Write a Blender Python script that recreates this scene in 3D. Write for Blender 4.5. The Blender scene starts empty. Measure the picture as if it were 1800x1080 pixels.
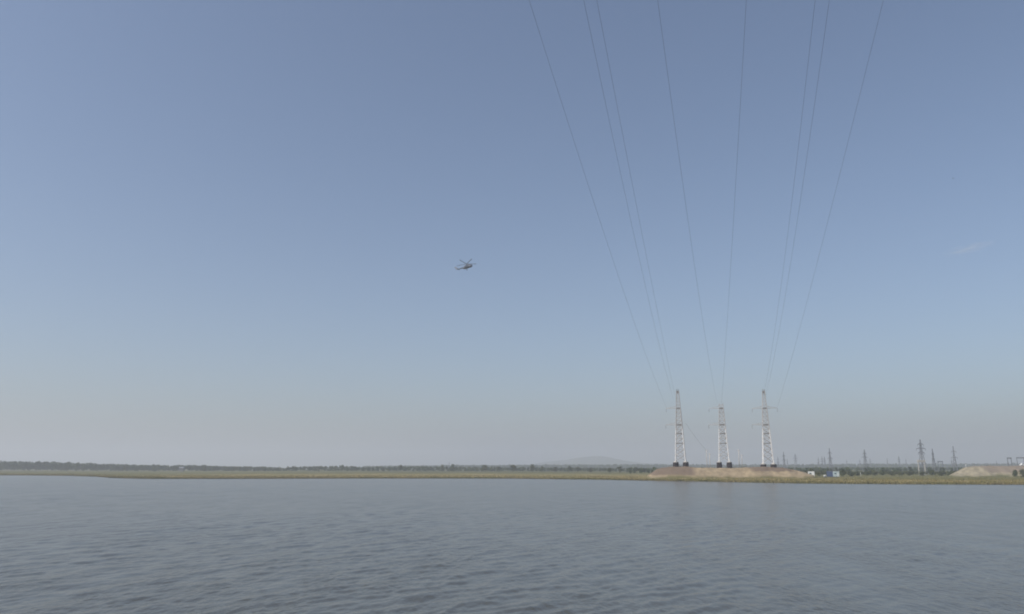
import bpy, bmesh, math, random
import numpy as np
from mathutils import Vector, Matrix

# ------------------------------------------------------------------ camera, sky, sun, exposure
R = math.radians
sc = bpy.context.scene
C = sc.collection
F_PX, CX, CY, HORIZON = 1350.0, 900.0, 540.0, 822.0      # photograph: focal length, centre, horizon row
PITCH = math.atan((HORIZON - CY) / F_PX)
CAM_H = 8.0

cam = bpy.data.cameras.new('camera')
cam.sensor_width = 36.0
cam.lens = F_PX / 1800.0 * 36.0
cam.clip_start = 0.5
cam.clip_end = 40000.0
camo = bpy.data.objects.new('camera', cam)
C.objects.link(camo)
camo.location = (0, 0, CAM_H)
camo.rotation_euler = (R(90) + PITCH, 0, 0)
sc.camera = camo

SUN_AZ, SUN_EL = R(-117), R(46)
world = bpy.data.worlds.new('World')
sc.world = world
world.use_nodes = True
wn, wl = world.node_tree.nodes, world.node_tree.links
sky = wn.new('ShaderNodeTexSky')
sky.sky_type = 'NISHITA'
sky.sun_disc = False
sky.sun_elevation = SUN_EL
sky.sun_rotation = SUN_AZ
sky.altitude = 0.0
sky.air_density = 1.0
sky.dust_density = 2.0
sky.ozone_density = 4.0
hs = wn.new('ShaderNodeHueSaturation')                     # the dusty air greys the whole sky a little
hs.inputs['Saturation'].default_value = 0.90
wl.new(sky.outputs['Color'], hs.inputs['Color'])
wl.new(hs.outputs['Color'], wn['Background'].inputs['Color'])
wn['Background'].inputs['Strength'].default_value = 0.116

sd = bpy.data.lights.new('sun', 'SUN')
sd.energy = 3.5
sd.angle = R(0.6)
sd.color = (1.0, 0.93, 0.83)
so = bpy.data.objects.new('sun', sd)
C.objects.link(so)
S_DIR = Vector((math.cos(SUN_EL) * math.sin(SUN_AZ), math.cos(SUN_EL) * math.cos(SUN_AZ), math.sin(SUN_EL)))
so.rotation_euler = S_DIR.to_track_quat('Z', 'Y').to_euler()

sc.view_settings.view_transform = 'Standard'
sc.view_settings.look = 'None'
sc.view_settings.exposure = 0.06
sc.view_settings.gamma = 1.0
sc.view_settings.use_curve_mapping = False
sc.render.engine = 'CYCLES'
sc.cycles.use_denoising = True
sc.cycles.max_bounces = 6
sc.cycles.volume_bounces = 1
sc.cycles.filter_width = 1.9

# ------------------------------------------------------------------ helpers
rng = np.random.default_rng(7)
random.seed(7)


def ray(u, v):
    """bearing and rise per metre of ground distance seen at a point of the photograph"""
    a, b = u - CX, CY - v
    fwd = F_PX * math.cos(PITCH) - b * math.sin(PITCH)
    up = F_PX * math.sin(PITCH) + b * math.cos(PITCH)
    return a / fwd, up / fwd


def at(u, v, y):
    r, s = ray(u, v)
    return Vector((r * y, y, CAM_H + s * y))


def tag(o, label=None, cat=None, group=None, kind=None):
    if label: o['label'] = label
    if cat: o['category'] = cat
    if group: o['group'] = group
    if kind: o['kind'] = kind
    return o


def thing(name, loc, rz=0.0, label=None, cat=None, group=None):
    o = bpy.data.objects.new(name, None)
    o.empty_display_size = 0.5
    C.objects.link(o)
    o.location = loc
    o.rotation_euler = (0, 0, rz)
    return tag(o, label, cat, group)


def link(name, mesh, parent=None, mat=None):
    o = bpy.data.objects.new(name, mesh)
    C.objects.link(o)
    if mat is not None and len(mesh.materials) == 0:
        mesh.materials.append(mat)
    if parent is not None:
        o.parent = parent
    return o


def mesh_np(name, verts, faces, smooth=False):
    """verts (n,3), faces (m,k) numpy arrays"""
    verts = np.asarray(verts, dtype=np.float32)
    faces = np.asarray(faces, dtype=np.int32)
    me = bpy.data.meshes.new(name)
    m, k = faces.shape
    me.vertices.add(len(verts))
    me.vertices.foreach_set('co', verts.ravel())
    me.loops.add(m * k)
    me.loops.foreach_set('vertex_index', faces.ravel())
    me.polygons.add(m)
    me.polygons.foreach_set('loop_start', np.arange(0, m * k, k, dtype=np.int32))
    me.polygons.foreach_set('loop_total', np.full(m, k, dtype=np.int32))
    if smooth:
        me.polygons.foreach_set('use_smooth', np.ones(m, dtype=bool))
    me.update()
    me.validate()
    return me


def from_bm(name, bm, smooth=False):
    bmesh.ops.recalc_face_normals(bm, faces=bm.faces[:])
    me = bpy.data.meshes.new(name)
    bm.to_mesh(me)
    bm.free()
    if smooth:
        for p in me.polygons:
            p.use_smooth = True
    return me


def add_box(bm, c, s, rot=None, bevel=0.0):
    M = Matrix.Translation(c) @ (rot.to_4x4() if rot is not None else Matrix()) @ Matrix.Diagonal((s[0], s[1], s[2], 1))
    r = bmesh.ops.create_cube(bm, size=1.0, matrix=M)
    if bevel > 0:
        es = list({e for v in r['verts'] for e in v.link_edges})
        bmesh.ops.bevel(bm, geom=es, offset=bevel, segments=2, affect='EDGES', profile=0.5)


def add_beam(bm, a, b, w, d=None):
    a, b = Vector(a), Vector(b)
    v = b - a
    q = v.to_track_quat('Z', 'Y').to_matrix()
    add_box(bm, (a + b) / 2, (w, d or w, v.length), q)


def add_tube(bm, a, b, r0, r1=None, seg=10):
    a, b = Vector(a), Vector(b)
    v = b - a
    M = Matrix.Translation((a + b) / 2) @ v.to_track_quat('Z', 'Y').to_matrix().to_4x4()
    bmesh.ops.create_cone(bm, cap_ends=True, segments=seg, radius1=r0, radius2=r0 if r1 is None else r1,
                          depth=v.length, matrix=M)


# ------------------------------------------------------------------ materials
def mat(name, col, rough=0.7, metal=0.0, var=0.0, scale=4.0, col2=None, bump=0.0, spec=0.5, coords='Object'):
    m = bpy.data.materials.new(name)
    m.use_nodes = True
    n, l = m.node_tree.nodes, m.node_tree.links
    b = n['Principled BSDF']
    b.inputs['Base Color'].default_value = (*col, 1)
    b.inputs['Roughness'].default_value = rough
    b.inputs['Metallic'].default_value = metal
    b.inputs['Specular IOR Level'].default_value = spec
    if var > 0 or col2 is not None:
        tc = n.new('ShaderNodeTexCoord')
        no = n.new('ShaderNodeTexNoise')
        no.inputs['Scale'].default_value = scale
        no.inputs['Detail'].default_value = 5
        l.new(tc.outputs[coords], no.inputs['Vector'])
        rp = n.new('ShaderNodeValToRGB')
        c2 = col2 if col2 is not None else tuple(min(1, c * (1 + var)) for c in col)
        c1 = col if col2 is not None else tuple(c * (1 - var) for c in col)
        rp.color_ramp.elements[0].position = 0.35
        rp.color_ramp.elements[0].color = (*c1, 1)
        rp.color_ramp.elements[1].position = 0.65
        rp.color_ramp.elements[1].color = (*c2, 1)
        l.new(no.outputs['Fac'], rp.inputs['Fac'])
        l.new(rp.outputs['Color'], b.inputs['Base Color'])
        if bump > 0:
            bp = n.new('ShaderNodeBump')
            bp.inputs['Strength'].default_value = bump
            l.new(no.outputs['Fac'], bp.inputs['Height'])
            l.new(bp.outputs['Normal'], b.inputs['Normal'])
    return m


M_STEEL = mat('painted_steel', (0.74, 0.74, 0.73), 0.55, 0.0, 0.18, 0.6)
M_BRACE = mat('grey_primed_steel', (0.42, 0.415, 0.41), 0.6, 0.0, 0.2, 0.6)
M_UPPER = mat('mid_grey_steel', (0.43, 0.42, 0.41), 0.6, 0.0, 0.2, 0.6)  # upper legs, a darker grey than the lower legs
M_BELT = mat('weathered_steel', (0.17, 0.165, 0.16), 0.7, 0.0, 0.2, 0.8)
M_GALV = mat('dull_galvanised_steel', (0.17, 0.18, 0.205), 0.75, 0.0, 0.2, 0.4)
M_CAISSON = mat('dark_waterproofed_concrete', (0.022, 0.016, 0.017), 0.85, 0.0, 0.35, 0.9)
M_CONC = mat('pale_concrete', (0.50, 0.48, 0.44), 0.85, 0.0, 0.15, 1.0)
M_WIRE = mat('dark_conductor', (0.05, 0.05, 0.055), 0.6, 0.0, 0.1, 3.0)
M_GLASSINS = mat('porcelain_insulator', (0.16, 0.15, 0.15), 0.35, 0.0, 0.1, 3.0)
M_BARK = mat('bark', (0.07, 0.055, 0.04), 0.9, 0.0, 0.3, 2.0)
M_WHITE = mat('white_paint', (0.72, 0.74, 0.73), 0.5, 0.0, 0.06, 1.5)
M_CYAN = mat('pale_blue_paint', (0.42, 0.58, 0.62), 0.55, 0.0, 0.08, 1.5)
M_BLUE = mat('dark_blue_paint', (0.035, 0.06, 0.13), 0.6, 0.0, 0.15, 1.5)
M_ROOF = mat('grey_sheet_roof', (0.22, 0.24, 0.25), 0.6, 0.0, 0.15, 1.0)
M_DARK = mat('dark_glass', (0.03, 0.035, 0.04), 0.15, 0.0, 0.1, 2.0)
M_RUBBER = mat('rubber', (0.03, 0.03, 0.03), 0.9, 0.0, 0.1, 2.0)
M_HELI = mat('matt_grey_paint', (0.08, 0.105, 0.15), 0.55, 0.0, 0.12, 0.7)
M_HELI_D = mat('dark_grey_paint_and_shade', (0.045, 0.05, 0.06), 0.6, 0.0, 0.12, 0.7)  # paint of the dark parts; on the belly it stands in for shade
M_FEATHER = mat('grey_feather', (0.12, 0.12, 0.13), 0.9, 0.0, 0.2, 9.0)
M_BRICK = mat('pale_render_wall', (0.17, 0.165, 0.15), 0.85, 0.0, 0.1, 0.8)


def foliage(name, a, b, scale):
    m = mat(name, a, 0.75, 0.0, 0.0, scale, col2=b, spec=0.2)
    return m


M_LEAF = [foliage('willow_leaf', (0.050, 0.068, 0.030), (0.105, 0.125, 0.050), 0.35),
          foliage('shrub_leaf', (0.045, 0.060, 0.026), (0.095, 0.105, 0.042), 0.5),
          foliage('poplar_leaf', (0.060, 0.075, 0.032), (0.115, 0.125, 0.055), 0.3)]
M_FOREST = foliage('forest_leaf', (0.038, 0.060, 0.022), (0.072, 0.098, 0.034), 0.02)

# ------------------------------------------------------------------ shoreline and ground
SHORE_PX = [(-900, 838), (-300, 836), (0, 836.0), (60, 836.2), (120, 836.8), (165, 838.2), (200, 840.8), (260, 842), (400, 842), (650, 841.2),
            (900, 841.6), (1040, 843.2), (1130, 845), (1200, 846.2), (1270, 847.4), (1340, 848.8), (1400, 849.9),
            (1500, 850.8), (1620, 851.6), (1800, 852.4), (2100, 853), (2900, 854)]
_sr = np.array([ray(u, v)[0] for u, v in SHORE_PX])
_sy = np.array([-CAM_H / ray(u, v)[1] for u, v in SHORE_PX])


def smooth_noise(x, seed, n=6, base=1.0):
    g = np.random.default_rng(seed)
    s = np.zeros_like(np.asarray(x, dtype=float))
    for k in range(n):
        fq = base * (1.7 ** k) * g.uniform(0.8, 1.2)
        s += np.sin(np.asarray(x) * fq + g.uniform(0, 6.28)) / (1.35 ** k)
    return s / 2.5


def shore_y(r):
    r = np.asarray(r, dtype=float)
    return np.interp(r, _sr, _sy) * (1 + 0.006 * smooth_noise(r, 3, 7, 12.0))


def noise2(x, y, seed, n=10, l0=80.0, l1=8.0):
    g = np.random.default_rng(seed)
    s = 0
    for k in range(n):
        lam = l0 * (l1 / l0) ** (k / (n - 1))
        th = g.uniform(0, 6.28)
        s = s + np.sin((x * math.cos(th) + y * math.sin(th)) * 6.283 / lam + g.uniform(0, 6.28)) * (lam / l0) ** 0.5
    return s / math.sqrt(n) * 1.2


def ground_z(x, y):
    r = np.asarray(x) / np.maximum(np.asarray(y), 1.0)
    d = np.asarray(y) - shore_y(r)
    z = np.where(d < 0, np.maximum(d * 0.10, -3.0), 0.55 * (1 - np.exp(-np.maximum(d, 0) / 2.2)) + 0.45 * np.clip(d / 40, 0, 1))
    amp = np.clip(d / 30, 0, 1)
    return z + amp * 0.16 * noise2(np.asarray(x), np.asarray(y), 11)


cols = np.concatenate([np.linspace(-1.35, -0.72, 24)[:-1], np.linspace(-0.72, 0.72, 420), np.linspace(0.72, 1.35, 24)[1:]])
g1 = np.concatenate([[0.25, 0.6, 0.85, 0.95, 0.98, 0.99, 0.995], 1 + np.concatenate([[0, 0.0015, 0.003, 0.005, 0.0075, 0.010, 0.014, 0.018, 0.023, 0.029, 0.036],
                    np.geomspace(0.045, 1.6, 60)])])
sy = shore_y(cols)
rows = [sy * g for g in g1]
for t in np.linspace(0, 1, 22)[1:]:
    rows.append(np.exp(np.log(rows[len(g1) - 1]) * (1 - t) + math.log(11800.0) * t))
YY = np.array(rows)
XX = YY * cols[None, :]
ZZ = ground_z(XX, YY)
nr, nc = YY.shape
ii = np.arange(nr * nc).reshape(nr, nc)
quads = np.stack([ii[:-1, :-1], ii[:-1, 1:], ii[1:, 1:], ii[1:, :-1]], -1).reshape(-1, 4)
gme = mesh_np('ground', np.stack([XX, YY, ZZ], -1).reshape(-1, 3), quads, True)
att = gme.attributes.new('shore', 'FLOAT', 'POINT')
att.data.foreach_set('value', (YY - sy[None, :]).astype(np.float32).ravel())


def ground_material():
    m = bpy.data.materials.new('floodplain')
    m.use_nodes = True
    n, l = m.node_tree.nodes, m.node_tree.links
    b = n['Principled BSDF']
    b.inputs['Roughness'].default_value = 0.95
    b.inputs['Specular IOR Level'].default_value = 0.1
    a = n.new('ShaderNodeAttribute'); a.attribute_name = 'shore'
    tc = n.new('ShaderNodeTexCoord')

    def noise(scale, detail=4.0, sx=1.0, sy_=1.0):
        mp = n.new('ShaderNodeMapping')
        mp.inputs['Scale'].default_value = (sx, sy_, 1)
        l.new(tc.outputs['Object'], mp.inputs['Vector'])
        t = n.new('ShaderNodeTexNoise'); t.inputs['Scale'].default_value = scale
        t.inputs['Detail'].default_value = detail
        l.new(mp.outputs['Vector'], t.inputs['Vector'])
        return t.outputs['Fac']

    def math_(op, x, y):
        k = n.new('ShaderNodeMath'); k.operation = op
        for i, v in enumerate((x, y)):
            if isinstance(v, (int, float)): k.inputs[i].default_value = v
            else: l.new(v, k.inputs[i])
        return k.outputs[0]

    # distance from the water, broken up by noise, picks the vegetation
    big = noise(0.012, 3)
    d = math_('MULTIPLY', a.outputs['Fac'], math_('ADD', math_('MULTIPLY', big, 1.6), 0.2))
    d = math_('DIVIDE', d, math_('ADD', d, 60.0))         # 0 .. 1
    rp = n.new('ShaderNodeValToRGB')
    e = rp.color_ramp.elements
    stops = [(0.0, (0.070, 0.063, 0.042)), (0.05, (0.085, 0.078, 0.045)), (0.13, (0.17, 0.15, 0.07)), (0.26, (0.27, 0.22, 0.12)),
             (0.55, (0.295, 0.235, 0.13)), (0.78, (0.25, 0.21, 0.11)), (0.87, (0.125, 0.122, 0.055)), (1.0, (0.05, 0.058, 0.028))]
    e[0].position, e[0].color = stops[0][0], (*stops[0][1], 1)
    e[1].position, e[1].color = stops[-1][0], (*stops[-1][1], 1)
    for p, c in stops[1:-1]:
        k = e.new(p); k.color = (*c, 1)
    l.new(d, rp.inputs['Fac'])
    patch = noise(0.05, 6, 0.6, 1.0)
    pr = n.new('ShaderNodeValToRGB')
    pr.color_ramp.elements[0].position, pr.color_ramp.elements[0].color = 0.3, (0.62, 0.72, 0.55, 1)
    pr.color_ramp.elements[1].position, pr.color_ramp.elements[1].color = 0.7, (1.3, 1.2, 1.1, 1)
    l.new(patch, pr.inputs['Fac'])
    mx = n.new('ShaderNodeMix'); mx.data_type = 'RGBA'; mx.blend_type = 'MULTIPLY'
    mx.inputs['Factor'].default_value = 1.0
    l.new(rp.outputs['Color'], mx.inputs['A']); l.new(pr.outputs['Color'], mx.inputs['B'])
    # the pasture to the right and the wet meadow to the left are greener
    sp = n.new('ShaderNodeSeparateXYZ'); l.new(tc.outputs['Object'], sp.inputs[0])
    def mr(x, a_, b_):
        k = n.new('ShaderNodeMapRange'); k.interpolation_type = 'SMOOTHSTEP'
        k.inputs[1].default_value = a_; k.inputs[2].default_value = b_
        l.new(x, k.inputs[0]); return k.outputs[0]
    xw = math_('ADD', sp.outputs[0], math_('MULTIPLY', noise(0.02, 4), 160.0))
    side = math_('MAXIMUM', mr(xw, 230.0, 330.0), math_('SUBTRACT', 1.0, mr(xw, -330.0, -130.0)))
    inner = mr(a.outputs['Fac'], 35.0, 75.0)
    gm = n.new('ShaderNodeMix'); gm.data_type = 'RGBA'
    l.new(math_('MULTIPLY', math_('MULTIPLY', side, inner), 0.85), gm.inputs['Factor'])
    l.new(mx.outputs['Result'], gm.inputs['A']); gm.inputs['B'].default_value = (0.122, 0.120, 0.050, 1)
    l.new(gm.outputs['Result'], b.inputs['Base Color'])
    return m


ground = link('ground', gme, None, ground_material())
tag(ground, kind='structure')

# ------------------------------------------------------------------ water: a rippled sheet
NCW = 900
ys = np.geomspace(16.0, 1150.0, 640)
sx = np.linspace(-1, 1, NCW)
WY = np.repeat(ys[:, None], NCW, 1)
WX = sx[None, :] * (0.80 * ys[:, None] + 22.0)
spac_y = ys * (math.log(1150 / 16.0) / 639)
spac_x = (0.80 * ys + 22.0) * 2 / (NCW - 1)
WZ = np.zeros_like(WX)
wg = np.random.default_rng(21)
for k in range(150):
    lam = 0.36 * (5.0 / 0.36) ** wg.uniform(0, 1)
    th = R(-38) + wg.normal(0, R(25))
    kx, ky = math.cos(th), math.sin(th)
    amp = 0.0021 * lam ** 0.55
    samp = np.maximum(abs(kx) * spac_x, abs(ky) * spac_y)
    wgt = np.clip((lam / np.maximum(samp, 1e-6) - 2.2) / 2.5, 0, 1)[:, None]
    WZ += wgt * amp * np.sin((WX * kx + WY * ky) * 6.2832 / lam + wg.uniform(0, 6.28))
# gusts: calmer and rougher patches
WZ *= 0.55 + 0.85 * np.clip(0.5 + 0.5 * noise2(WX * 0.6, WY * 0.35, 5, 9, 70.0, 9.0), 0, 1)
edge = np.clip((1 - np.abs(sx)) / 0.03, 0, 1)[None, :] * np.clip((ys - 16) / 2.0, 0, 1)[:, None] * np.clip((1150 - ys) / 100, 0, 1)[:, None]
WZ *= edge
wi = np.arange(640 * NCW).reshape(640, NCW)
wq = np.stack([wi[:-1, :-1], wi[:-1, 1:], wi[1:, 1:], wi[1:, :-1]], -1).reshape(-1, 4)
wv = np.stack([WX, WY, WZ], -1).reshape(-1, 3)
nb = len(wv)
XL, YB = 3000.0, -2500.0
ex = [(-XL, YB, 0), (XL, YB, 0), (XL, 1150, 0), (-XL, 1150, 0)]
i_fl, i_fr, i_nl, i_nr = wi[-1, 0], wi[-1, -1], wi[0, 0], wi[0, -1]
wq = np.concatenate([wq, [[nb, nb + 1, i_nr, i_nl], [nb + 1, nb + 2, i_fr, i_nr], [nb + 3, nb, i_nl, i_fl]]])
wv = np.concatenate([wv, ex])
wme = mesh_np('water', wv, wq, True)


def water_material():
    m = bpy.data.materials.new('river_water')
    m.use_nodes = True
    n, l = m.node_tree.nodes, m.node_tree.links
    b = n['Principled BSDF']
    b.inputs['Base Color'].default_value = (0.068, 0.067, 0.052, 1)
    b.inputs['Roughness'].default_value = 0.19
    b.inputs['IOR'].default_value = 1.333
    tc = n.new('ShaderNodeTexCoord')
    mp = n.new('ShaderNodeMapping')
    mp.inputs['Rotation'].default_value = (0, 0, R(38))
    mp.inputs['Scale'].default_value = (1.0, 0.45, 1.0)
    l.new(tc.outputs['Object'], mp.inputs['Vector'])
    a = n.new('ShaderNodeTexNoise'); a.inputs['Scale'].default_value = 1.7; a.inputs['Detail'].default_value = 3
    l.new(mp.outputs['Vector'], a.inputs['Vector'])
    bp = n.new('ShaderNodeBump'); bp.inputs['Strength'].default_value = 0.5; bp.inputs['Distance'].default_value = 0.2
    # gusts: patches of rougher and calmer surface, drawn out along the crests
    def wind(scale, sx_, sy_, lo, hi):
        q = n.new('ShaderNodeMapping'); q.inputs['Rotation'].default_value = (0, 0, R(38)); q.inputs['Scale'].default_value = (sx_, sy_, 1)
        l.new(tc.outputs['Object'], q.inputs['Vector'])
        t = n.new('ShaderNodeTexNoise'); t.inputs['Scale'].default_value = scale; t.inputs['Detail'].default_value = 5
        l.new(q.outputs['Vector'], t.inputs['Vector'])
        k = n.new('ShaderNodeMapRange'); k.inputs[1].default_value = 0.35; k.inputs[2].default_value = 0.68
        k.inputs[3].default_value = lo; k.inputs[4].default_value = hi
        l.new(t.outputs['Fac'], k.inputs[0]); return k.outputs[0]
    w1, w2 = wind(0.22, 1.0, 0.35, 0.25, 1.9), wind(0.03, 1.0, 0.5, 0.6, 1.35)
    mu = n.new('ShaderNodeMath'); mu.operation = 'MULTIPLY'; l.new(w1, mu.inputs[0]); l.new(w2, mu.inputs[1])
    mv = n.new('ShaderNodeMath'); mv.operation = 'MULTIPLY'; l.new(mu.outputs[0], mv.inputs[0]); l.new(a.outputs['Fac'], mv.inputs[1])
    l.new(mv.outputs[0], bp.inputs['Height'])
    l.new(bp.outputs['Normal'], b.inputs['Normal'])
    return m


water = link('water', wme, None, water_material())
tag(water, kind='structure')

# ------------------------------------------------------------------ embankments and the far hill
def embankment(name, x0, x1, y0, y1, hfun, material, nx=150, ny=60):
    xs, yy = np.linspace(x0, x1, nx), np.linspace(y0, y1, ny)
    X, Y = np.meshgrid(xs, yy)
    Z = hfun(X, Y)
    ix = np.arange(nx * ny).reshape(ny, nx)
    q = np.stack([ix[:-1, :-1], ix[:-1, 1:], ix[1:, 1:], ix[1:, :-1]], -1).reshape(-1, 4)
    o = link(name, mesh_np(name, np.stack([X, Y, Z], -1).reshape(-1, 3), q, True), None, material)
    return tag(o, kind='structure')


def sst(a, b, t):
    t = np.clip((t - a) / (b - a), 0, 1)
    return t * t * (3 - 2 * t)


TY = 540.0                                             # distance of the three river crossing towers
mound_u = [(1136, 838), (1146, 832), (1154, 826), (1166, 822.8), (1185, 821.2), (1210, 821.2), (1226, 823.2), (1260, 823.4), (1300, 823.2),
           (1322, 822), (1345, 821.2), (1372, 822.6), (1385, 824.6), (1400, 828), (1416, 832), (1434, 838)]
_mx = np.array([at(u, v, TY - 10)[0] for u, v in mound_u])
_mz = np.array([at(u, v, TY - 10)[2] for u, v in mound_u])


def mound_h(X, Y):
    Xn = X * (TY - 10) / Y                                 # the ends of the bank are cut back obliquely
    crest = np.interp(Xn, _mx, _mz)
    base = ground_z(X, Y)
    foot = 517 + 2.0 * smooth_noise(X * 0.06, 9, 4, 1.0)
    prof = sst(0, 1, (Y - foot) / 14.0) * (1 - sst(563, 582, Y)) * sst(_mx[0] - 1, _mx[0] + 1.5, Xn) * (1 - sst(_mx[-1] - 2, _mx[-1] + 1, Xn))
    rough = (0.20 * noise2(X, Y, 31, 14, 14.0, 3.0) + 0.13 * noise2(X, Y, 33, 16, 3.5, 0.9)) * prof
    return base - 0.35 + (crest - base + 0.35) * prof + rough


def mound_height_at(x, y):
    return float(mound_h(np.array([[x]]), np.array([[y]]))[0, 0])


def earth_material(name, sand, dark, grass, xm=None):
    """bare sand with patches of dark gravel and grass creeping up from the foot"""
    m = bpy.data.materials.new(name)
    m.use_nodes = True
    n, l = m.node_tree.nodes, m.node_tree.links
    b = n['Principled BSDF']
    b.inputs['Roughness'].default_value = 0.95
    b.inputs['Specular IOR Level'].default_value = 0.1
    tc = n.new('ShaderNodeTexCoord')
    sp = n.new('ShaderNodeSeparateXYZ'); l.new(tc.outputs['Object'], sp.inputs[0])

    def nz(scale, det=5):
        t = n.new('ShaderNodeTexNoise'); t.inputs['Scale'].default_value = scale; t.inputs['Detail'].default_value = det
        l.new(tc.outputs['Object'], t.inputs['Vector']); return t.outputs['Fac']

    def mr(x, a, b_, c=0.0, d=1.0):
        k = n.new('ShaderNodeMapRange'); k.interpolation_type = 'SMOOTHSTEP'
        for i, v in zip((1, 2, 3, 4), (a, b_, c, d)): k.inputs[i].default_value = v
        l.new(x, k.inputs[0]); return k.outputs[0]

    def mth(op, x, y):
        k = n.new('ShaderNodeMath'); k.operation = op
        for i, v in enumerate((x, y)):
            if isinstance(v, (int, float)): k.inputs[i].default_value = v
            else: l.new(v, k.inputs[i])
        return k.outputs[0]

    def mix(f, a, b_):
        k = n.new('ShaderNodeMix'); k.data_type = 'RGBA'
        l.new(f, k.inputs['Factor'])
        for s, v in (('A', a), ('B', b_)):
            if isinstance(v, tuple): k.inputs[s].default_value = (*v, 1)
            else: l.new(v, k.inputs[s])
        return k.outputs['Result']

    fine = nz(0.35)
    col = mix(mr(fine, 0.35, 0.65), tuple(c * 0.8 for c in sand), tuple(min(1, c * 1.12) for c in sand))
    patches = mr(nz(0.06, 4), 0.50, 0.60)
    if xm is not None:                                   # tipped gravel at named places along the bank
        acc = None
        for (xa, xb, za) in xm:
            w = mth('MULTIPLY', mr(sp.outputs[0], xa - 3, xa + 3), mth('SUBTRACT', 1.0, mr(sp.outputs[0], xb - 3, xb + 3)))
            zz = mth('ADD', sp.outputs[2], mth('MULTIPLY', nz(0.2), 3.0))
            w = mth('MULTIPLY', w, mr(zz, za, za + 1.2))
            acc = w if acc is None else mth('MAXIMUM', acc, w)
        patches = mth('MAXIMUM', acc, mth('MULTIPLY', patches, 0.25))
    col = mix(mth('MULTIPLY', patches, 0.9), col, dark)
    hz = mth('ADD', sp.outputs[2], mth('MULTIPLY', nz(0.12), -4.0))
    gmask = mth('SUBTRACT', 1.0, mr(hz, -0.9, 1.0))
    col = mix(gmask, col, grass)
    l.new(col, b.inputs['Base Color'])
    bp = n.new('ShaderNodeBump'); bp.inputs['Strength'].default_value = 0.6; bp.inputs['Distance'].default_value = 0.4
    l.new(nz(1.2), bp.inputs['Height']); l.new(bp.outputs['Normal'], b.inputs['Normal'])
    return m


xa = [at(u, 830, TY - 15)[0] for u in (1146, 1222, 1322, 1400)]
M_SAND = earth_material('tipped_sand', (0.36, 0.285, 0.185), (0.165, 0.125, 0.095), (0.15, 0.135, 0.06),
                        [(xa[0] - 6, xa[1], 3.9), (xa[2], xa[3], 6.3)])
embankment('sand_embankment', _mx[0] * 0.94, _mx[-1] * 1.12, 506, 584, mound_h, M_SAND, 300, 130)

# right-hand spoil bank
RY = 600.0
rb_u = [(1664, 838), (1676, 833.5), (1688, 827), (1698, 822.4), (1712, 820.6), (1730, 820), (1752, 820), (1770, 820.3), (1800, 820.2), (1900, 821), (2000, 826), (2060, 838)]
_rx = np.array([at(u, v, RY)[0] for u, v in rb_u])
_rz = np.array([at(u, v, RY)[2] for u, v in rb_u])


def spoil_h(X, Y):
    Xn = X * RY / Y
    crest = np.interp(Xn, _rx, _rz)
    base = ground_z(X, Y)
    foot = 582 + 3.0 * smooth_noise(X * 0.1, 19, 5, 1.0)
    prof = sst(0, 1, (Y - foot) / 18.0) * (1 - sst(640, 664, Y)) * sst(_rx[0] - 1, _rx[0] + 4, Xn) * (1 - sst(_rx[-1] - 5, _rx[-1] + 1, Xn))
    return base - 0.35 + (crest - base + 0.35) * prof + (0.40 * noise2(X, Y, 37, 12, 18.0, 2.5) + 0.18 * noise2(X, Y, 39, 8, 3.5, 1.0)) * prof


M_SPOIL = earth_material('spoil_gravel', (0.30, 0.265, 0.19), (0.235, 0.195, 0.155), (0.12, 0.12, 0.055), [(at(1722, 830, RY)[0], at(1815, 830, RY)[0], 5.2)])
embankment('spoil_embankment', _rx[0] * 0.94, _rx[-1] * 1.13, 572, 668, spoil_h, M_SPOIL, 200, 80)

# the far blue hill
hill_u = [(905, 824), (940, 815.5), (975, 811), (1000, 807.5), (1022, 804), (1040, 802.5), (1058, 803), (1078, 806.5), (1105, 811.5), (1130, 814.5), (1180, 816.5), (1230, 824)]
HY = 7200.0
_hx = np.array([at(u, v, HY)[0] for u, v in hill_u])
_hz = np.array([at(u, v, HY)[2] for u, v in hill_u])


def hill_h(X, Y):
    c = np.interp(X, _hx, _hz)
    p = np.exp(-((Y - HY) / 650.0) ** 2)
    return -3 + (c + 3) * p + 3.0 * noise2(X, Y, 41, 10, 500, 60) * p


M_HILL = mat('wooded_hillside', (0.045, 0.060, 0.035), 0.95, 0, 0, 0.006, col2=(0.085, 0.095, 0.05), spec=0.1)
embankment('hill', _hx[0], _hx[-1], HY - 1500, HY + 1500, hill_h, M_HILL, 120, 60)

# ------------------------------------------------------------------ vegetation
def leaf_cloud(centres, sizes, g):
    """random quads, one per centre"""
    n = len(centres)
    a = g.normal(size=(n, 3)); a /= np.linalg.norm(a, axis=1, keepdims=True)
    t = g.normal(size=(n, 3)); b = np.cross(a, t); b /= np.linalg.norm(b, axis=1, keepdims=True)
    a *= sizes[:, None] * g.uniform(0.7, 1.3, (n, 1)); b *= sizes[:, None] * g.uniform(0.45, 0.9, (n, 1))
    v = np.stack([centres - a, centres - b * 0.8, centres + a, centres + b * 0.8], 1).reshape(-1, 3)
    f = np.arange(n * 4).reshape(n, 4)
    return v, f


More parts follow.
